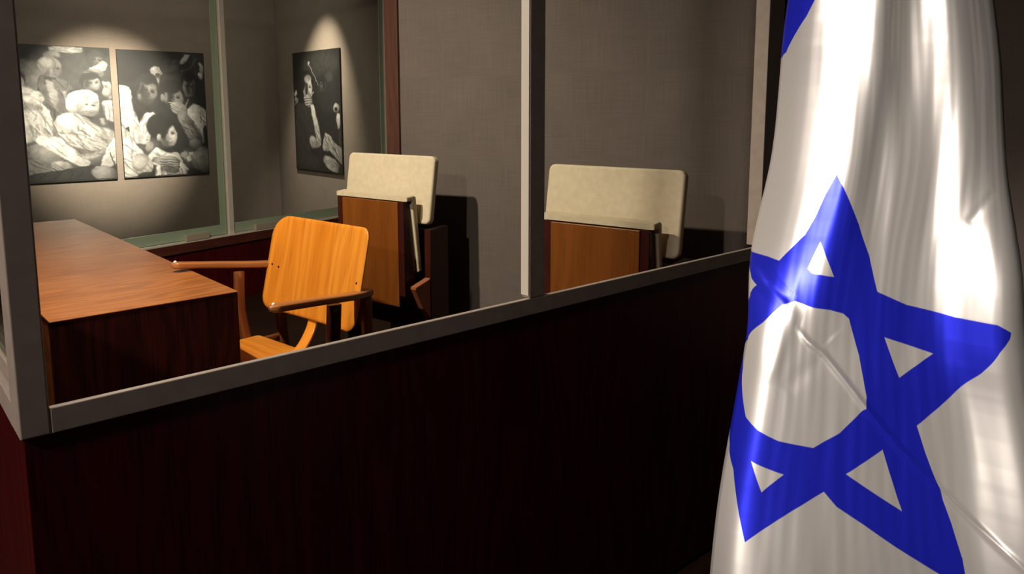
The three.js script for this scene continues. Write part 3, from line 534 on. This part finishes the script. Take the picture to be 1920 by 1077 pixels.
// creases pressed into the cloth: [line across and up, height, width, kind]
const CREASES = [
  [[[0.328, 1.145], [0.332, 1.128], [0.341, 1.116], [0.355, 1.102]], 0.0012, 0.0035, 1],
  [[[0.358, 1.078], [0.373, 1.059], [0.391, 1.045], [0.414, 1.015], [0.436, 0.985], [0.476, 0.936], [0.515, 0.896], [0.553, 0.858], [0.582, 0.831], [0.68, 0.74]], 0.0034, 0.0034, 0],
  [[[0.357, 1.103], [0.350, 1.078], [0.341, 1.052], [0.324, 1.006]], 0.0010, 0.007, 0],
  [[[0.358, 1.085], [0.389, 1.074], [0.401, 1.062]], -0.0007, 0.014, 0],
  [[[0.391, 1.041], [0.361, 1.018], [0.342, 0.998]], -0.0007, 0.010, 0],
  [[[0.582, 1.253], [0.565, 1.231], [0.551, 1.211]], -0.0009, 0.005, 0],
];
{
  const t = thing('flag', 'white satin flag with blue six-pointed star and blue stripe hanging in folds on a pole', 'flag', P(0.5, 0, FLAG_F));
  const NT = 560, NY = 820, pos = [], uv = [], idx = [];
  for (let i = 0; i <= NY; i++) for (let j = 0; j <= NT; j++) {
    const k = j / NT * 2 - 1, th = Math.PI * (0.62 * k + 0.38 * k * k * k), y = FLAG_TOP + (FLAG_LOW - FLAG_TOP) * i / NY, p = flagPoint(th, y);
    pos.push(p[0] - 0.5, p[1], -(p[2] - FLAG_F)); uv.push((th + 2.2) / 3.9, (y - FLAG_LOW) / (FLAG_TOP - FLAG_LOW));
  }
  for (let i = 0; i < NY; i++) for (let j = 0; j < NT; j++) { const a = i * (NT + 1) + j, b = a + 1, c = a + NT + 1, d = c + 1; idx.push(a, c, b, b, c, d); }
  const g = new THREE.BufferGeometry(); g.setAttribute('position', new THREE.Float32BufferAttribute(pos, 3)); g.setAttribute('uv', new THREE.Float32BufferAttribute(uv, 2)); g.setIndex(idx); g.computeVertexNormals();
  // the print: laid out on the cloth itself, around (radians) by height (metres)
  const N = 2048, cv = document.createElement('canvas'); cv.width = N; cv.height = N; const x = cv.getContext('2d');
  x.fillStyle = 'rgb(232,228,222)'; x.fillRect(0, 0, N, N);
  const shape = (pts, col) => { x.fillStyle = col; x.beginPath(); pts.forEach(([a, y], i) => { const u = (a + 2.2) / 3.9 * N, v = (FLAG_TOP - y) / (FLAG_TOP - FLAG_LOW) * N; if (i) x.lineTo(u, v); else x.moveTo(u, v); }); x.closePath(); x.fill(); };
  const BLUE = 'rgb(42,50,228)', WHITE = 'rgb(232,228,222)';
  shape([[-0.622, 1.269], [-0.488, 1.241], [-0.335, 1.208], [-0.188, 1.168], [-0.087, 1.124], [0.155, 1.109], [0.504, 1.099], [0.781, 1.098], [0.919, 1.09], [0.902, 1.083], [0.792, 1.066], [0.656, 1.037], [0.433, 1.001], [0.183, 0.966], [0.229, 0.935], [0.303, 0.896], [0.369, 0.855], [0.412, 0.818], [0.418, 0.783], [0.219, 0.804], [0.018, 0.826], [-0.174, 0.849], [-0.345, 0.867], [-0.433, 0.883], [-0.6, 0.864], [-0.843, 0.837], [-1.057, 0.815], [-1.172, 0.847], [-1.334, 0.892], [-1.711, 0.932], [-2.1, 0.948], [-2.1, 1.0], [-2.1, 1.056], [-2.1, 1.076], [-1.72, 1.092], [-1.326, 1.118], [-1.477, 1.124], [-1.68, 1.136], [-2.1, 1.156], [-1.186, 1.156], [-1.04, 1.154], [-0.945, 1.169], [-0.811, 1.191], [-0.745, 1.216], [-0.692, 1.243]], BLUE);
  shape([[-0.803, 1.108], [-0.625, 1.102], [-0.469, 1.100], [-0.349, 1.096], [-0.297, 1.090], [-0.252, 1.070], [-0.205, 1.045], [-0.158, 0.997], [-0.171, 0.984], [-0.344, 0.953], [-0.533, 0.933], [-0.838, 0.938], [-1.087, 0.948], [-1.276, 0.959], [-1.481, 0.999], [-1.730, 1.040], [-1.210, 1.077], [-0.950, 1.102]], WHITE);
  shape([[-0.657, 1.184], [-0.731, 1.149], [-0.685, 1.144], [-0.475, 1.141]], WHITE);
  shape([[-0.014, 1.069], [0.351, 1.052], [0.085, 1.021]], WHITE);
  shape([[-0.051, 0.936], [-0.291, 0.905], [0.067, 0.866]], WHITE);
  shape([[-1.108, 0.910], [-0.749, 0.899], [-0.937, 0.875]], WHITE);
  shape([[-0.994, 1.49], [-1.098, 1.468], [-1.253, 1.446], [-1.402, 1.425], [-1.62, 1.419], [-2.7, 1.4], [-2.7, 1.75], [-1.4, 2.02], [-0.2, 2.02], [-0.6, 1.75]], BLUE);
  const map = new THREE.CanvasTexture(cv); map.colorSpace = THREE.SRGBColorSpace; map.anisotropy = 8;
  const satin = new THREE.MeshPhysicalMaterial({ map, roughness: 0.34, metalness: 0.72, side: THREE.DoubleSide });
  part('cloth', g, satin, t);
  const pole = new THREE.CylinderGeometry(0.012, 0.012, 2.12, 20); pole.translate(0, 1.08, -0.06); part('pole', pole, M.steel, t);
  const fin = new THREE.LatheGeometry([[0, 2.14], [0.014, 2.14], [0.02, 2.155], [0.014, 2.17], [0.022, 2.19], [0.018, 2.22], [0, 2.27]].map(([r, y]) => new THREE.Vector2(r, y)), 20); fin.translate(0, 0, -0.06); part('finial', fin, M.steel, t);
  const base = new THREE.LatheGeometry([[0, 0], [0.15, 0], [0.152, 0.012], [0.13, 0.022], [0.04, 0.032], [0.026, 0.06], [0, 0.06]].map(([r, y]) => new THREE.Vector2(r, y)), 36); base.translate(0, 0, -0.06); part('base', base, M.steel, t);
}
renderer.render(scene, camera);
